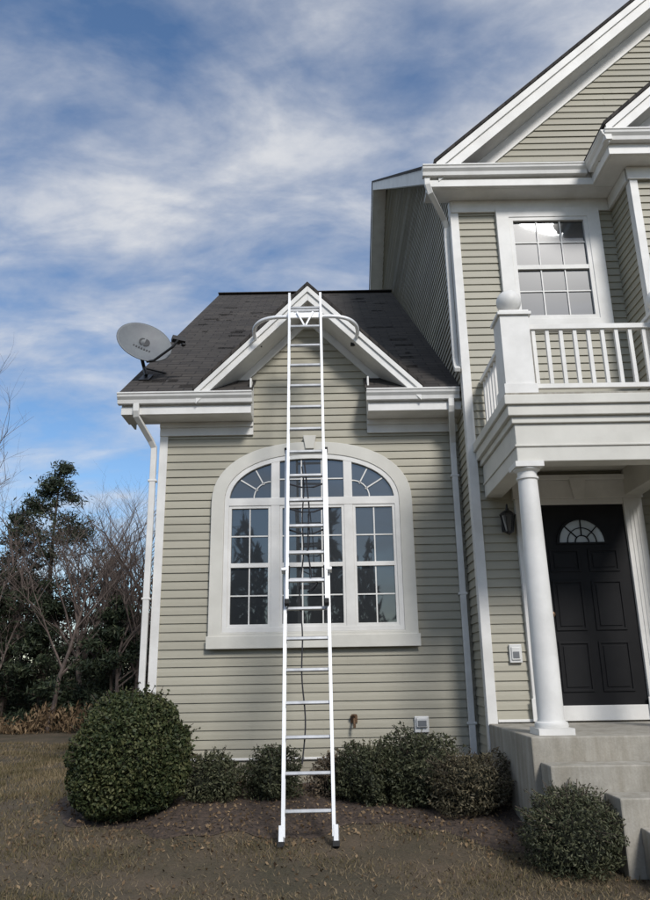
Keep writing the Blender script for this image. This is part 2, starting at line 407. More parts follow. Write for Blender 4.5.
for sg in (-1,1):
    ox=WX+sg*.52; oz=3.66
    for ang in (32,62):
        a=math.radians(ang); L=.2
        while True:
            x=ox+sg*math.cos(a)*L; z=oz+math.sin(a)*L
            if abs(x-WX)>1.03 or z>arch_z(x)-.03 or L>1: break
            L+=.01
        b.rect([(ox+sg*math.cos(a)*.2,9.256,oz+math.sin(a)*.2),(x,9.256,z)],.016,.012,ref=(-math.sin(a)*sg,0,math.cos(a)))
    pts=[(ox+sg*.22*math.cos(t),9.256,oz+.22*math.sin(t)) for t in np.linspace(0,math.pi/2,10)]
    b.rect(pts,.012,.014,ref=(0,1,0))
b.make('arched_window_muntins','white',house)
b=B(); b.v=[(x,9.27,z) for x,z in outline(1.06,2.04,3.60,.58)]; b.f=[tuple(range(len(b.v)))]
b.make('arched_window_glass','glass',house,fix=False)
b=B()
b.prism([(CX-.055,9.19,4.30),(CX+.055,9.19,4.30),(CX+.085,9.19,4.48),(CX-.085,9.19,4.48)],(0,.09,0))
b.make('keystone','cream',house,bevel=.006)

# ---- upper window
b=B(); x0,x1,z0,z1=2.34,3.72,5.66,7.44; y=D2
def rr(a,c,e,f): return [(a,e),(a,f),(c,f),(c,e)]
b.ring(rr(x0,x1,z0,z1),rr(x0+.17,x1-.17,z0+.14,z1-.14),y-.07,y)
b.make('upper_window_casing','white',house,bevel=.006)
b=B(); a,c,e,f=x0+.171,x1-.171,z0+.141,z1-.141
b.ring(rr(a,c,e,f),rr(a+.05,c-.05,e+.05,f-.05),y-.06,y-.01); b.box(a+.04,c-.04,y-.055,y-.011,(e+f)/2-.03,(e+f)/2+.03)
for i in (1,2): b.box(a+.05+(c-a-.1)*i/3-mw,a+.05+(c-a-.1)*i/3+mw,y-.035,y-.024,e+.05,f-.05)
for z in (e+(f-e)*.27,e+(f-e)*.75): b.box(a+.05,c-.05,y-.034,y-.0235,z-mw,z+mw)
b.make('upper_window_sash','white',house)
b=B(); b.v=[(a,y-.02,e),(c,y-.02,e),(c,y-.02,f),(a,y-.02,f)]; b.f=[(0,1,2,3)]; b.make('upper_window_glass','glass',house,fix=False)

# ---- door
dx0,dx1,dz0,dz1=2.46,3.52,1.12,3.37; yd=D2-.035
b=B()
b.box(dx0,dx1,yd,yd+.03,dz0,dz1)
W=dx1-dx0
def panel(a,c,e,f):
    b.ring(rr(a,c,e,f),rr(a+.025,c-.025,e+.025,f-.025),yd-.014,yd); b.box(a+.05,c-.05,yd-.01,yd,e+.05,f-.05)
for (e,f) in ((.14,.68),(.80,1.36),(1.46,1.72)):
    panel(dx0+.13,dx0+.48,dz0+e,dz0+f); panel(dx1-.48,dx1-.13,dz0+e,dz0+f)
b.make('front_door','door',house,bevel=.003)
fx,fz=(dx0+dx1)/2,dz0+1.80; A=[math.pi*i/20 for i in range(21)]
b=B(); b.v=[(fx+.27*math.cos(t),yd-.004,fz+.27*math.sin(t)) for t in A]; b.f=[tuple(range(21))]
m,nt,bb=newmat('frosted_glass'); bb.inputs['Base Color'].default_value=(.36,.39,.40,1); bb.inputs['Roughness'].default_value=.15; M['fan']=m
b.make('fanlight_glass','fan',house,fix=False)
b=B()
b.ring([(fx+.30*math.cos(t),fz-.02+.31*math.sin(t)) for t in A],[(fx+.265*math.cos(t),fz+.265*math.sin(t)) for t in A],yd-.02,yd-.001)
for t in (.25,.5,.75):
    t*=math.pi; b.rect([(fx+.08*math.cos(t),yd-.01,fz+.08*math.sin(t)),(fx+.27*math.cos(t),yd-.01,fz+.27*math.sin(t))],.012,.012,ref=(0,1,0))
b.rect([(fx+.08*math.cos(t),yd-.01,fz+.08*math.sin(t)) for t in A],.012,.012,ref=(0,1,0))
b.rect([(fx+.17*math.cos(t),yd-.01,fz+.17*math.sin(t)) for t in A],.010,.010,ref=(0,1,0))
b.make('fanlight_muntins','door',house)
b=B(); b.lathe(dx0+.09,0,[(0.001,0),(.03,.005),(.034,.02),(.028,.04),(.001,.05)],16)
b.v=[(p[0],yd-.01-p[2]*1.0,dz0+.98+p[1]) for p in b.v]; b.make('door_knob','brass',house,smooth=True)
b=B()
for a,c in ((2.24,2.459),(3.521,3.74)):
    b.box(a,c,D2-.075,D2,.962,3.44); b.box(a-.02,c+.0,D2-.095,D2-.076,.962,1.2)
    for k in range(3): b.box(a+.05+k*.045,a+.07+k*.045,D2-.083,D2-.0755,1.3,3.3)
b.box(2.22,3.76,D2-.08,D2,3.441,3.66); b.box(2.18,3.80,D2-.12,D2,3.661,3.72); b.box(2.459,3.521,D2-.06,D2,3.371,3.44)
b.prism([(2.93,D2-.13,3.42),(3.05,D2-.13,3.42),(3.09,D2-.13,3.68),(2.89,D2-.13,3.68)],(0,.05,0))
b.box(2.459,3.521,D2-.07,D2,.962,1.119)
b.make('door_surround','white',house,bevel=.006)

# ---- porch, column, balcony
b=B()
b.box(1.80,3.85,6.93,D2-.034,4.04,4.14); b.box(1.83,3.82,6.96,D2-.035,3.93,4.039); b.box(1.87,3.78,7.0,D2-.036,3.86,3.929)
b.box(1.90,3.75,7.03,7.24,3.47,3.859); b.box(1.90,2.10,7.241,D2-.037,3.47,3.858); b.box(3.55,3.75,7.241,D2-.037,3.47,3.858)
b.box(1.885,3.765,7.015,7.03,3.62,3.645); b.box(1.885,1.899,7.031,D2-.04,3.62,3.645)
b.box(2.101,3.549,7.241,D2-.036,3.78,3.857)
b.make('porch_entablature','cream',house,bevel=.008)
b=B(); b.box(1.82,3.83,6.95,D2-.033,4.141,4.165); b.make('balcony_deck','concrete',house)
def col(cx,cy,nm):
    b=B(); zb=.945
    b.box(cx-.16,cx+.16,cy-.16,cy+.16,zb,zb+.055)
    b.lathe(cx,cy,[(.145,zb+.056),(.152,zb+.075),(.145,zb+.10),(.124,zb+.11),(.119,zb+.13),(.118,zb+.7),(.111,2.2),(.100,3.0),(.094,3.30),(.108,3.31),(.108,3.33),(.096,3.335),(.096,3.38),(.128,3.40),(.131,3.415)])
    b.box(cx-.14,cx+.14,cy-.14,cy+.14,3.416,3.469)
    b.make(nm,'white',house,smooth=True)
col(2.01,7.14,'porch_column'); col(3.63,7.14,'porch_column_right')
b=B()
for cx in (1.99,3.60):
    cy=7.13
    b.box(cx-.15,cx+.15,cy-.15,cy+.15,4.166,5.04); b.box(cx-.17,cx+.17,cy-.17,cy+.17,4.1661,4.27)
    b.box(cx-.175,cx+.175,cy-.175,cy+.175,5.041,5.075); b.box(cx-.155,cx+.155,cy-.155,cy+.155,5.076,5.10)
    b.lathe(cx,cy,[(.09,5.101),(.09,5.115),(.05,5.125),(.05,5.145)]+[(.13*math.sin(t)+.001,5.265-.13*math.cos(t)) for t in np.linspace(.35,math.pi,14)])
b.make('newel_posts','white',house,bevel=.004,smooth=True)
b=B()
b.box(2.141,3.449,7.09,7.17,4.93,4.985); b.box(2.142,3.448,7.105,7.155,4.27,4.32)
n=9
for i in range(n):
    x=2.14+(3.45-2.14)*(i+.5)/n; b.box(x-.02,x+.02,7.11,7.15,4.321,4.929)
b.box(1.95,2.03,7.281,D2-.035,4.93,4.985); b.box(1.965,2.015,7.282,D2-.036,4.27,4.32)
for i in range(9):
    yy=7.30+(1.30)*(i+.5)/9; b.box(1.97,2.01,yy-.02,yy+.02,4.321,4.929)
b.make('balcony_railing','white',house,bevel=.003)

steps=empty('porch_steps')
b=B(); b.box(1.74,4.6,6.85,D2-.04,-.2,.945)
b.box(1.80,3.6,6.55,6.849,-.2,.745); b.box(2.22,3.601,6.22,6.549,-.2,.545)
b.make('concrete_stoop','concrete',steps,bevel=.012)
b=B(); 
b.prism([(2.35,6.219,.345),(3.7,6.219,.345),(3.9,3.0,.12),(2.5,3.0,.12)],(0,0,-.35))
b.prism([(2.5,2.999,.12),(3.9,2.999,.12),(3.9,-4,.05),(2.5,-4,.05)],(0,0,-.35))
b.make('walkway','concrete',None,bevel=.01)

# ---- small wall things
lan=empty('wall_lantern'); b=B(); lx,ly,lz=2.12,8.50,3.16
b.box(lx-.05,lx+.05,8.60,8.632,lz-.10,lz+.06)
b.tube([(lx,8.60,lz+.02),(lx,8.55,lz+.14),(lx,8.50,lz+.20),(lx,8.50,lz+.15)],.01)
for k in range(6):
    t=k*math.pi/3; b.tube([(lx+.05*math.cos(t),ly+.05*math.sin(t),lz-.12),(lx+.085*math.cos(t),ly+.085*math.sin(t),lz+.07)],.008,6)
b.lathe(lx,ly,[(.095,lz+.07),(.10,lz+.08),(.06,lz+.115),(.02,lz+.135),(.02,lz+.155),(.002,lz+.165)],6)
b.lathe(lx,ly,[(.002,lz-.16),(.02,lz-.145),(.055,lz-.125),(.055,lz-.115)],6)
b.make('lantern_frame','black',lan)
b=B(); b.lathe(lx,ly,[(.045,lz-.114),(.078,lz+.069)],6); b.make('lantern_glass','glass',lan)
ob=empty('outlet_box'); b=B(); b.box(1.0,1.17,9.25,9.29,.82,1.0); b.box(1.02,1.15,9.215,9.249,.88,.985); b.make('cover','plastic',ob,bevel=.008)
b=B(); b.box(1.035,1.135,9.208,9.2149,.895,.955); b.make('sockets','plasticdark',ob)
ob=empty('doorbell_box'); b=B(); b.box(2.03,2.17,8.60,8.635,1.58,1.78); b.box(2.05,2.15,8.585,8.599,1.61,1.75); b.make('plate','plastic',ob,bevel=.006)
b=B(); b.box(2.065,2.135,8.58,8.5849,1.63,1.70); b.make('button','plasticdark',ob)
sp=empty('water_spigot'); b=B(); b.tube([(.29,9.29,.98),(.29,9.20,.98),(.29,9.16,.93),(.29,9.16,.89)],.016); b.lathe(.29,9.215,[(.002,1.02),(.035,1.025),(.035,1.035),(.002,1.04)],12); b.box(.25,.33,9.27,9.284,.94,1.02)
b.make('spigot_body','brass',sp)

# ------------------------------------------------------------ ladder
lad=empty('extension_ladder')
F=Vector((-.195,7.0,float(gz(-.195,7.0))+.02)); T=Vector((-.225,8.60,6.14)); d=(T-F).normalized(); Lt=(T-F).length
side=Vector((1,0,0)); side=(side-d*side.dot(d)).normalized(); nrm=side.cross(d)*-1
if nrm.y>0: nrm=-nrm
P=lambda s,a,c:F+d*s+side*a+nrm*c
def chan(b,s0,s1,a,c,w,dep,sg):
    t=.006; o=[(0,-dep/2),(0,dep/2),(-sg*w,dep/2),(-sg*w,dep/2-t),(-sg*t,dep/2-t),(-sg*t,-dep/2+t),(-sg*w,-dep/2+t),(-sg*w,-dep/2)]
    A=[P(s0,a+q,c+r) for q,r in o]; b.prism(A,d*(s1-s0))
bR=B(); bK=B()
for sg in (-1,1):
    chan(bR,.06,3.95,sg*.235,0,.032,.08,sg)
    chan(bR,2.15,Lt,sg*.212,.085,.03,.075,sg)
bR.make('side_rails','alu',lad,bevel=.0015)
bG=B()
s=.26
while s<3.9: bG.rect([P(s,-.228,0),P(s,.228,0)],.035,.032,ref=tuple(nrm)); s+=.305
s=2.35
while s<Lt-.05: bG.rect([P(s,-.205,.085),P(s,.205,.085)],.035,.032,ref=tuple(nrm)); s+=.305
bG.make('rungs','alu2',lad,bevel=.006)
for sg in (-1,1):
    bK.prism([P(-.02,sg*.235-.03,-.06),P(-.02,sg*.235+.03,-.06),P(-.02,sg*.235+.03,.06),P(-.02,sg*.235-.03,.06)],d*.045)
    bK.prism([P(3.93,sg*.222-.022,-.045),P(3.93,sg*.222+.022,-.045),P(3.93,sg*.222+.022,.045),P(3.93,sg*.222-.022,.045)],d*.03)
    bK.prism([P(2.10,sg*.2-.022,.04),P(2.10,sg*.2+.022,.04),P(2.10,sg*.2+.022,.125),P(2.10,sg*.2-.022,.125)],d*.05)
    bK.rect([P(2.28,sg*.195,.07),P(2.52,sg*.185,.05)],.03,.05,ref=tuple(side))
bK.make('feet_and_locks','rubber',lad,bevel=.004)
b=B()
for sg in (-1,1):
    b.prism([P(.02,sg*.235-.028,-.05),P(.02,sg*.235+.028,-.05),P(.02,sg*.235+.02,.045),P(.02,sg*.235-.02,.045)],d*.13)
    b.prism([P(2.45,sg*.225-.03,.03),P(2.45,sg*.225+.03,.03),P(2.45,sg*.225+.03,.13),P(2.45,sg*.225-.03,.13)],d*.03)
b.make('brackets','alu',lad,bevel=.003)
b=B(); pts=[]
for i in range(40):
    u=i/39; pts.append(P(3.75-u*3.1,-.05+.015*math.sin(u*9)+.012*math.sin(u*23),-.03-.02*math.sin(u*7)))
b.tube(pts,.007,6); 
b.tube([P(3.78,-.02,.03),P(3.2,.03,.05),P(2.7,.01,.04),P(2.4,.05,.05)],.008,6)
for s0 in (3.50,3.20,2.95):
    b.tube([P(s0,-.20,.03),P(s0-.08,-.05,.09),P(s0-.08,.08,.09),P(s0,.20,.03)],.009,6)
pts=[P(2.36+.0,.06+.05*math.cos(t),.06+.03*math.sin(t))-d*(.12*abs(math.sin(t/2))) for t in np.linspace(0,18,50)]
b.tube(pts,.007,6); b.make('rope','rope',lad)
# stabilizer
b=B(); C0=P(5.90,0,0)
path=[(-.615,.42,-.135),(-.655,.34,-.115),(-.67,.22,-.075),(-.64,.10,-.035),(-.55,.02,.0),(-.40,-.02,.02),(-.2,-.03,.02),(.2,-.03,.02),(.40,-.02,.02),(.55,.02,.0),(.64,.10,-.035),(.67,.22,-.075),(.655,.34,-.115),(.615,.42,-.135)]
def catm(P_,n=5):
    P_=[Vector(p) for p in P_]; Q=[P_[0]]+P_+[P_[-1]]; out=[]
    for i in range(1,len(Q)-2):
        for k in range(n):
            t=k/n; a,b_,c,e=Q[i-1],Q[i],Q[i+1],Q[i+2]
            out.append(.5*((2*b_)+(c-a)*t+(2*a-5*b_+4*c-e)*t*t+(3*b_-a-3*c+e)*t**3))
    out.append(P_[-1]); return out
b.tube([C0+Vector(p) for p in catm(path)],.025,10,ref=(0.01,0,1))
b.tube([C0+Vector((-.19,-.06,.09)),C0+Vector((.19,-.06,.09))],.016,8,ref=(0,0,1))
b.rect([C0+Vector((-.10,-.10,.05)),C0+Vector((-.01,-.11,-.14))],.025,.02,ref=(0,1,0)); b.rect([C0+Vector((.10,-.10,.05)),C0+Vector((.01,-.11,-.14))],.025,.02,ref=(0,1,0))
b.box(C0.x-.22,C0.x+.22,C0.y-.09,C0.y-.06,C0.z-.02,C0.z+.05)
b.make('stabilizer_bar','alu',lad,smooth=True)
b=B()
for sg in (-1,1): b.rect([C0+Vector((sg*.615,.40,-.165)),C0+Vector((sg*.615,.49,-.14))],.06,.04)
b.make('stabilizer_pads','rubber',lad,bevel=.005)

# ------------------------------------------------------------ dish
dish=empty('satellite_dish'); dc=Vector((-2.46,9.26,5.83)); n_=Vector((.40,-.84,.32)).normalized()
up=Vector((0,0,1)); r_=up.cross(n_).normalized(); u_=n_.cross(r_)
ro=math.radians(-20); r_,u_=(r_*math.cos(ro)+u_*math.sin(ro)),(u_*math.cos(ro)-r_*math.sin(ro))
b=B(); vs=[];fs=[]; K=40; rings=[0.001,.1,.2,.28,.335,.36]
for q,r in enumerate(rings):
    for i in range(K):
        t=2*math.pi*i/K; dep=.55*r*r
        vs.append(dc+r_*(r*1.06*math.cos(t))+u_*(r*.94*math.sin(t))+n_*dep)
for q in range(len(rings)-1):
    for i in range(K): fs.append((q*K+i,q*K+(i+1)%K,(q+1)*K+(i+1)%K,(q+1)*K+i))
b.add(vs,fs); o=b.make('reflector','dish',dish,smooth=True,fix=False); so=o.modifiers.new('s','SOLIDIFY'); so.thickness=.012
D_=lambda a,c,e:dc+r_*a+u_*c+n_*e
b=B()
em=[D_(.07*math.cos(t)-.0,.05+.07*math.sin(t),.022) for t in np.linspace(-math.pi/2,math.pi/2,14)]
b.add(em,[tuple(range(14))])
em=[D_(-.02-.06*math.cos(t),.05+.07*math.sin(t),.022) for t in np.linspace(-math.pi/2,math.pi/2,14)]+[D_(-.02-.035*math.cos(t),.05+.05*math.sin(t),.022) for t in np.linspace(math.pi/2,-math.pi/2,14)]
b.add(em,[(i,i+1,26-i,27-i) for i in range(13)])
for k in range(7): 
    x=-.125+k*.037; b.add([D_(x,-.10,.028),D_(x+.022,-.10,.028),D_(x+.022,-.068,.026),D_(x,-.068,.026)],[(0,1,2,3)])
b.make('emblem','dishdark',dish,fix=False)
b=B(); b.tube([D_(.14,-.29,.04),D_(.22,-.30,.12),D_(.38,-.16,.36),D_(.41,-.06,.42)],.018,8)
b.rect([D_(.33,-.05,.40),D_(.50,.0,.40)],.07,.06,ref=tuple(u_)); 
for x in (.35,.42,.49): b.tube([D_(x,-.03,.40),D_(x,.01,.31)],.032,12)
foot=Vector((-2.44,9.42,ze+SL*(9.42-YE)))
b.tube([dc-n_*.02,dc-n_*.12-u_*.04,Vector((-2.50,9.50,5.62)),foot+Vector((0,0,.05))],.025,10)
b.tube([foot+Vector((.22,.25,.18)),Vector((-2.50,9.50,5.60))],.012,8); b.tube([foot+Vector((-.1,.3,.22)),Vector((-2.50,9.50,5.60))],.012,8)
b.rect([foot+Vector((0,-.12,-.07)),foot+Vector((0,.12,.10))],.14,.02)
b.make('mount_and_feed','black',dish,smooth=False)

# ------------------------------------------------------------ ground
def axis(fine0,fine1,st,far):
    c=list(np.arange(fine0,fine1+1e-6,st)); s=st; a=fine0
    lo=[]; 
    while a>-far: s*=1.35; a-=s; lo.append(a)
    s=st; a=fine1; hi=[]
    while a<far: s*=1.35; a+=s; hi.append(a)
    return np.array(lo[::-1]+c+hi)
def grid(name,xs,ys,zf,mat,parent=None):
    X,Y=np.meshgrid(xs,ys); Z=zf(X,Y); nx=len(xs)
    V=np.stack([X,Y,Z],-1).reshape(-1,3)
    fs=[(j*nx+i,j*nx+i+1,(j+1)*nx+i+1,(j+1)*nx+i) for j in range(len(ys)-1) for i in range(nx-1)]
    me=bpy.data.meshes.new(name); me.from_pydata(V.tolist(),[],fs)
    for p in me.polygons: p.use_smooth=True
    return link(name,me,mat,parent)
grid('ground',axis(-9,6,.2,900),axis(3,16,.2,900),lambda X,Y:gz(X,Y),'ground')
def bedfront(x): return 7.42+.16*np.sin(x*2.1)+.10*np.sin(x*5.3)+.05*np.sin(x*13)-.75*sstep(.8,1.5,x)
xs=np.linspace(-2.9,1.74,110); V=[];fs=[]; ny=24
for i,x in enumerate(xs):
    y0=float(bedfront(x)) + (.9*float(sstep(-2.3,-2.9,x)) if x<-2.3 else 0)
    for j in range(ny):
        t=j/(ny-1); yy=y0+(9.32-y0)*t
        V.append((x,yy,float(gz(x,yy))+.004+.03*min(1,t*4)+rng.uniform(0,.016)*min(1,t*6)))
for i in range(len(xs)-1):
    for j in range(ny-1): fs.append((i*ny+j,(i+1)*ny+j,(i+1)*ny+j+1,i*ny+j+1))
me=bpy.data.meshes.new('mulch_bed'); me.from_pydata(V,[],fs); link('mulch_bed',me,'mulch',None)
# grass blades
N=230000
gx=rng.uniform(-8,3.6,N); gy=5.2+14*rng.random(N)**1.9
keep=~((gx>-2.8)&(gx<1.75)&(gy>bedfront(gx)+rng.normal(.05,.16,N)))&~((gx>2.3)&(gy<6.95))&~((gx>1.7)&(gy>6.5))&~((gx>-2.2)&(gy>9.2))
q=np.sin(gx*1.3+np.sin(gy*1.9)*1.7+.6)*np.sin(gy*2.3+np.sin(gx*2.2)*1.2)+.5*np.sin(gx*4.7+gy*2)*np.sin(gy*5.1-gx*1.3)
dens=np.clip(q*.55+.5,0,1)
keep&=rng.random(N)<(.12+.88*dens**1.3)
gx=gx[keep];gy=gy[keep];dn=dens[keep];N=len(gx)
h=rng.uniform(.014,.048,N)*(1+.6*(gy>9))*(.7+.5*dn); w=rng.uniform(.002,.0045,N)*(1+.12*(gy-5)); an=rng.uniform(0,6.28,N)
base=np.stack([gx,gy,gz(gx,gy)-.003],1); dv=np.stack([np.cos(an)*w,np.sin(an)*w,0*w],1)
tip=base+np.stack([rng.normal(0,.024,N),rng.normal(0,.024,N),h],1)
V=np.stack([base-dv,base+dv,tip],1).reshape(-1,3)
me=bpy.data.meshes.new('lawn_grass'); me.vertices.add(3*N); me.vertices.foreach_set('co',V.ravel().astype(np.float32))
me.loops.add(3*N); me.loops.foreach_set('vertex_index',np.arange(3*N,dtype=np.int32)); me.polygons.add(N); me.polygons.foreach_set('loop_start',np.arange(0,3*N,3,dtype=np.int32))
tn=np.clip(rng.random(N)*.8+.45*(1-dn),0,1)
at=me.attributes.new('tint','FLOAT','POINT'); at.data.foreach_set('value',np.repeat(tn,3).astype(np.float32))
me.update(calc_edges=True); me.validate(); link('lawn_grass',me,'grass',None)
# fallen leaves and mulch chips
n=8500; x=rng.uniform(-5,2.3,n); y=rng.uniform(5.3,9.2,n); inb=(y>bedfront(x)-.35)&(x>-2.9)
k=(rng.random(n)<np.where(inb,1,.24))&~((x>1.7)&(y>6.2)); x=x[k];y=y[k]
C=np.stack([x,y,gz(x,y)+.03*(y>bedfront(x))+.016],1); cards('fallen_leaves',C,.018,.5,'deadleaf',None)

# ------------------------------------------------------------ bushes
def lump(dirs,seed,amp):
    r=np.zeros(len(dirs)); q=np.random.default_rng(seed)
    for k in range(8):
        w=q.normal(size=3)*(2+k*1.1); r+=np.sin(dirs@w+q.uniform(0,6))/(1+k*.28)
    return 1+amp*r/2
def bush(name,x,y,rx,rz,mat,N,ls,asp,seed,amp=.06,depth=.3,tw=0,twigs=0):
    e=empty(name); z0=float(gz(x,y)); cz=z0+rz*.88
    dr=rng.normal(size=(N,3)); dr/=np.linalg.norm(dr,axis=1)[:,None]
    dr=dr[dr[:,2]>-.93]; N=len(dr)
    sq=1+.10*np.abs(dr[:,0]*dr[:,2])
    rad=lump(dr,seed,amp)*(1-depth*rng.random(N)**1.6)*sq
    if tw: rad=rad*(1+tw*rng.random(N)*(rng.random(N)<.25)*(dr[:,2]>-.1))
    C=dr*rad[:,None]*np.array([rx,rx*.95,rz])+np.array([x,y,cz]); 
    b=B(); extra=[]
    for k in range(twigs):
        v=rng.normal(size=3); v[2]=abs(v[2])+.15; v/=np.linalg.norm(v)
        R=float(lump(v[None],seed,amp)[0]); p0=np.array([x,y,cz])+v*R*.6*np.array([rx,rx*.95,rz]); L=rng.uniform(1.04,1.20)
        p1=np.array([x,y,cz])+(v+rng.normal(0,.06,3))*R*L*np.array([rx,rx*.95,rz])
        b.tube([tuple(p0),tuple((p0+p1)/2+rng.normal(0,.006,3)),tuple(p1)],.0028,4)
        for q in range(9): extra.append(p0+(p1-p0)*rng.uniform(.55,1.0)+rng.normal(0,.008,3))
    if extra: C=np.concatenate([C,np.array(extra)])
    C=C[C[:,2]>z0+.01]
    cards('leaves',C,ls,asp,mat,e)
    for k in range(16):
        t=k*.9+seed; u=.4+.5*((k*37)%10)/10
        b.tube([(x+.03*math.cos(t),y+.03*math.sin(t),z0-.03),(x+rx*.4*u*math.cos(t),y+rx*.4*u*math.sin(t),z0+rz*.7),(x+rx*.9*u*math.cos(t),y+rx*.9*u*math.sin(t),z0+rz*(1.7-.5*u))],.006,5)
    b.make('stems','bark',e)
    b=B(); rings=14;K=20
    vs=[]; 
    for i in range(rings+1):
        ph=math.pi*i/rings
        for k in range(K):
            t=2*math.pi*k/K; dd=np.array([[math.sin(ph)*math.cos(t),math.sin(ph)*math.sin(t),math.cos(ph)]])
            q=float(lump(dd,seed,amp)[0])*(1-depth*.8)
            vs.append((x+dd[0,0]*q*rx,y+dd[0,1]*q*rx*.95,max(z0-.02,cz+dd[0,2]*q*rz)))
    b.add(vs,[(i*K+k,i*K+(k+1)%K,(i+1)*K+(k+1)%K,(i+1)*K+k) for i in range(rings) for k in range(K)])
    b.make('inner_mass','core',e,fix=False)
    return e
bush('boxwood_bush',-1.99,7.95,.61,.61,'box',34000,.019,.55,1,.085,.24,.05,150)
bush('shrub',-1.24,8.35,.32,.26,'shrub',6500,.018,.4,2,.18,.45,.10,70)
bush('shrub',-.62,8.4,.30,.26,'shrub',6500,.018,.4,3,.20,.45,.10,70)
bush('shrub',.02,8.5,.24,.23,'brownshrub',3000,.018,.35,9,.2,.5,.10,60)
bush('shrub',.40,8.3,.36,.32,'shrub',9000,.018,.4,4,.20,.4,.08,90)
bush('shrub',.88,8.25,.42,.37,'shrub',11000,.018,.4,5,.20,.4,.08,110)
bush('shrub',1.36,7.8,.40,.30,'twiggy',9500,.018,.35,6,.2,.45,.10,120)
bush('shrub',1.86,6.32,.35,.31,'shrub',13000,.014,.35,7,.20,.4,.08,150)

# ------------------------------------------------------------ trees
def branches(b,p,dirv,L,r,lev,maxl,ends,spread=.55,seg=4):
    pts=[Vector(p)]; dv=Vector(dirv).normalized()
    for i in range(seg):
        dv=(dv+Vector((random.gauss(0,.12),random.gauss(0,.12),random.gauss(.03,.07)))).normalized(); pts.append(pts[-1]+dv*L/seg)
    n=6 if lev==0 else (4 if lev<3 else 3)
    vs=[];fs=[]
    for i,q in enumerate(pts):
        t=dv; rr_=r*(1-.65*i/seg); n1=Vector((1,.1,.2)); n1=(n1-t*n1.dot(t)).normalized(); n2=t.cross(n1)
        for k in range(n): a=2*math.pi*k/n; vs.append(q+n1*rr_*math.cos(a)+n2*rr_*math.sin(a))
    for i in range(seg):
        for k in range(n): fs.append((i*n+k,i*n+(k+1)%n,(i+1)*n+(k+1)%n,(i+1)*n+k))
    b.add(vs,fs)
    if lev>=maxl: ends.append(pts[-1]); return
    kk=random.randint(3,5) if lev else random.randint(7,9)
    for c in range(kk):
        f=random.uniform(.3,1) if lev else random.uniform(.28,1); i=min(seg-1,int(f*seg)); q=pts[i].lerp(pts[i+1],f*seg-i)
        a=random.uniform(0,6.28); o=Vector((math.cos(a),math.sin(a),random.uniform(.1,.7)))
        branches(b,q,dv*(1-spread)+o*spread,L*random.uniform(.45,.68),r*.5*(1.1-.4*f),lev+1,maxl,ends,spread,3)
def bare_tree(name,x,y,h,maxl=4):
    e=empty(name); b=B(); ends=[]
    branches(b,(x,y,-.1),(random.gauss(0,.05),0,1),h*.62,h*.013,0,maxl,ends,.5,5); b.make('trunk_and_limbs','greybark',e,fix=False)
    return e
def pine(name,x,y,h,rad,bare=.35,N=9000,irr=.5):
    e=empty(name); b=B()
    vs=[];fs=[]
    for i in range(8):
        z=h*i/7-.2*(i==0); r=h*.017*(1-i/7.3)
        for k in range(7): a=k*.898; vs.append((x+r*math.cos(a)+.05*math.sin(i),y+r*math.sin(a),z))
    b.add(vs,[(i*7+k,i*7+(k+1)%7,(i+1)*7+(k+1)%7,(i+1)*7+k) for i in range(7) for k in range(7)])
    C=[]; nb=int(h*8)
    for i in range(nb):
        t=random.random(); z=h*(bare+(1-bare)*t*.99); a=random.uniform(0,6.28)
        L=rad*(1-t)**.75*random.uniform(1-irr,1.15)+.12
        tip=Vector((x+L*math.cos(a),y+L*math.sin(a),z+L*random.uniform(-.1,.35)))
        b.tube([(x,y,z-.1),tuple(Vector((x,y,z)).lerp(tip,.5)-Vector((0,0,.05))),tuple(tip)],.012+.01*(1-t),4)
        m=int(N/nb*(.4+L/rad)); 
        for cl in range(max(3,int(L*6))):
            f=random.uniform(.2,1.03); cc=np.array(Vector((x,y,z)).lerp(tip,f)); k=max(2,m//max(3,int(L*6)))
            C.append(cc+rng.normal(size=(k,3))*np.array([.19,.19,.12])*(.6+.25*L))
    b.make('trunk_and_branches','bark',e,fix=False)
    cards('needles',np.concatenate(C),.08,.24,'pine',e)
    return e
pine('pine_tree',-9.1,24.5,8.7,2.3,.30,15000)
pine('pine_tree',-10.7,25.5,7.2,1.8,.35,9000)
pine('pine_tree',-10.9,23.5,5.4,1.9,.04,12000,.4)
pine('pine_tree',-8.8,23.5,4.2,1.6,.03,9000,.4)
pine('pine_tree',-6.5,23,3.9,1.5,.04,11000,.3)
pine('pine_tree',-7.8,27,5.6,1.6,.06,9000,.5)
pine('pine_tree',-12.8,26,7.6,2.2,.12,12000)
pine('pine_tree',-15.5,24,7.2,2.2,.1,8000)
for (x,y,h) in ((-10.2,24,8.2),(-7.4,23.6,7.2),(-6.8,24.5,6.8),(-5.8,23.5,7.0),(-12.2,23,9.0),(-9.6,22.8,6.8),(-11.2,24.5,8.2),(-6.1,24.4,6.8),(-5.2,24.6,7.6),(-8.2,22.8,6.6),(-7.0,26,7.8),(-8.6,25.5,7.6),(-6.3,22.8,5.4)):
    bare_tree('bare_tree',x,y,h,4)
bare_tree('bare_tree',-11.6,18.5,11.2,4)
def mass(name,x0,x1,y0,y1,hh,N,mat,size,seed):
    x=rng.uniform(x0,x1,N); y=rng.uniform(y0,y1,N); top=hh*(.62+.22*np.sin(x*.9+seed)+.16*np.sin(x*2.3+seed*2)+.10*np.sin(x*5.1))
    z=top*rng.random(N)**.85; C=np.stack([x,y,z],1)
    C+=rng.normal(size=C.shape)*.1
    return cards(name,C,size,.22,mat,None,up=np.array([0,0,1.6]))
mass('distant_trees',-26,-3.2,28,34,6.4,46000,'brush',.14,1)
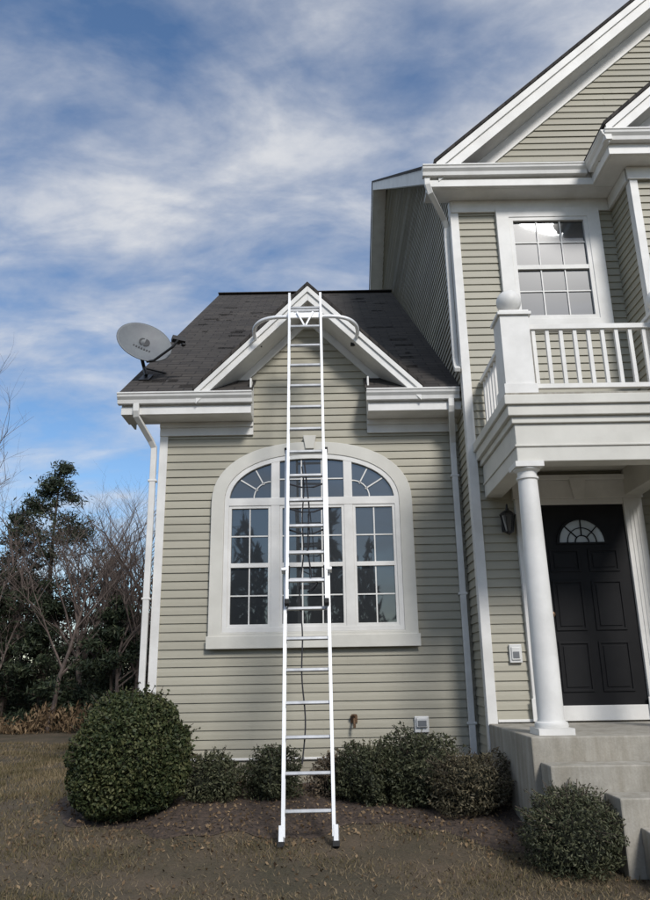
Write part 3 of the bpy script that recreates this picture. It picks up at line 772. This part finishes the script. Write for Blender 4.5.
mass('distant_evergreens',-26,-3.2,26.5,31,3.6,28000,'pine',.12,2.4)
mass('underbrush',-20,-4,22.0,23.5,.95,9000,'deadleaf',.10,.5)
mass('street_tree_line',-40,40,-36,-30,12.5,40000,'pine',.5,.7)

# ------------------------------------------------------------ light and sky
AZ=math.radians(22); EL=math.radians(37)
sd=Vector((math.sin(AZ)*math.cos(EL),-math.cos(AZ)*math.cos(EL),math.sin(EL)))
L=bpy.data.lights.new('sun','SUN'); L.energy=2.7; L.angle=math.radians(12); L.color=(1,.96,.91)
lo=bpy.data.objects.new('sun',L); scene.collection.objects.link(lo); lo.rotation_euler=sd.to_track_quat('Z','Y').to_euler(); lo.location=(10,-10,20)
w=bpy.data.worlds.new('World'); scene.world=w; w.use_nodes=True; nt=w.node_tree; nt.nodes.clear()
out=nn(nt,'ShaderNodeOutputWorld'); bgA=nn(nt,'ShaderNodeBackground'); bgB=nn(nt,'ShaderNodeBackground'); mxs=nn(nt,'ShaderNodeMixShader')
sky=nn(nt,'ShaderNodeTexSky'); sky.sky_type='NISHITA'; sky.sun_disc=False; sky.sun_elevation=EL; sky.sun_rotation=math.pi-AZ; sky.dust_density=.6; sky.ozone_density=2.5; sky.air_density=1.0
hs=nn(nt,'ShaderNodeHueSaturation'); hs.inputs['Saturation'].default_value=1.15; nt.links.new(sky.outputs[0],hs.inputs['Color'])
nt.links.new(hs.outputs[0],bgA.inputs[0]); bgA.inputs[1].default_value=.15
tc=nn(nt,'ShaderNodeTexCoord'); sp_=nn(nt,'ShaderNodeSeparateXYZ'); nt.links.new(tc.outputs['Generated'],sp_.inputs[0])
def mth(op,a,b_=None,c=None):
    m=nn(nt,'ShaderNodeMath',operation=op)
    for i,v in enumerate((a,b_,c)):
        if v is None: continue
        if isinstance(v,(int,float)): m.inputs[i].default_value=v
        else: nt.links.new(v,m.inputs[i])
    return m.outputs[0]
zz=mth('ADD',mth('MAXIMUM',sp_.outputs[2],0.0),.30)
cx_=mth('DIVIDE',sp_.outputs[0],zz); cy_=mth('DIVIDE',sp_.outputs[1],zz)
cb=nn(nt,'ShaderNodeCombineXYZ'); nt.links.new(cx_,cb.inputs[0]); nt.links.new(cy_,cb.inputs[1])
def mp(rot,sc,loc=(0,0,0)):
    m=nn(nt,'ShaderNodeMapping'); m.inputs['Rotation'].default_value=(0,0,math.radians(rot)); m.inputs['Scale'].default_value=sc; m.inputs['Location'].default_value=loc
    nt.links.new(cb.outputs[0],m.inputs[0]); return m.outputs[0]
# soft patches, broken by finer diagonal wisps
n1=noise(nt,mp(-35,(.9,1.35,1),(3.1,1.7,0)),2.6,7,.56,.25)
n2=noise(nt,mp(-28,(1.0,1.9,1),(1.2,4.3,0)),5.2,6,.58,.35)
n3=noise(nt,mp(0,(1,1,1),(7,2.2,0)),1.1,2,.5,.2)
s=mth('MULTIPLY_ADD',n1.outputs[0],1.05,mth('MULTIPLY_ADD',n2.outputs[0],.40,mth('MULTIPLY',n3.outputs[0],.65)))
s=mth('MULTIPLY_ADD',mth('SUBTRACT',sp_.outputs[2],.45),.40,s)
r=ramp(nt,mth('MULTIPLY',s,.48),[(.41,(.05,.05,.05)),(.495,(.42,.42,.42)),(.60,(.93,.93,.93))])
cc=ramp(nt,mth('MULTIPLY_ADD',n2.outputs[0],.4,mth('MULTIPLY',n1.outputs[0],.6)),[(.40,(.54,.60,.73)),(.60,(.92,.935,.97))])
nt.links.new(cc.outputs[0],bgB.inputs[0]); bgB.inputs[1].default_value=.80
nt.links.new(r.outputs[0],mxs.inputs[0]); nt.links.new(bgA.outputs[0],mxs.inputs[1]); nt.links.new(bgB.outputs[0],mxs.inputs[2]); nt.links.new(mxs.outputs[0],out.inputs[0])

# ------------------------------------------------------------ camera
cam=bpy.data.cameras.new('camera'); co=bpy.data.objects.new('camera',cam); scene.collection.objects.link(co)
cam.sensor_fit='VERTICAL'; cam.sensor_height=24; cam.lens=24*740/900; cam.clip_end=3000; cam.clip_start=.05
Rm=Matrix.Rotation(math.radians(90+16.8),4,'X') @ Matrix.Rotation(math.radians(-.95),4,'Z')
co.matrix_world=Matrix.Translation((0,0,1.5)) @ Rm
scene.camera=co
print('done')
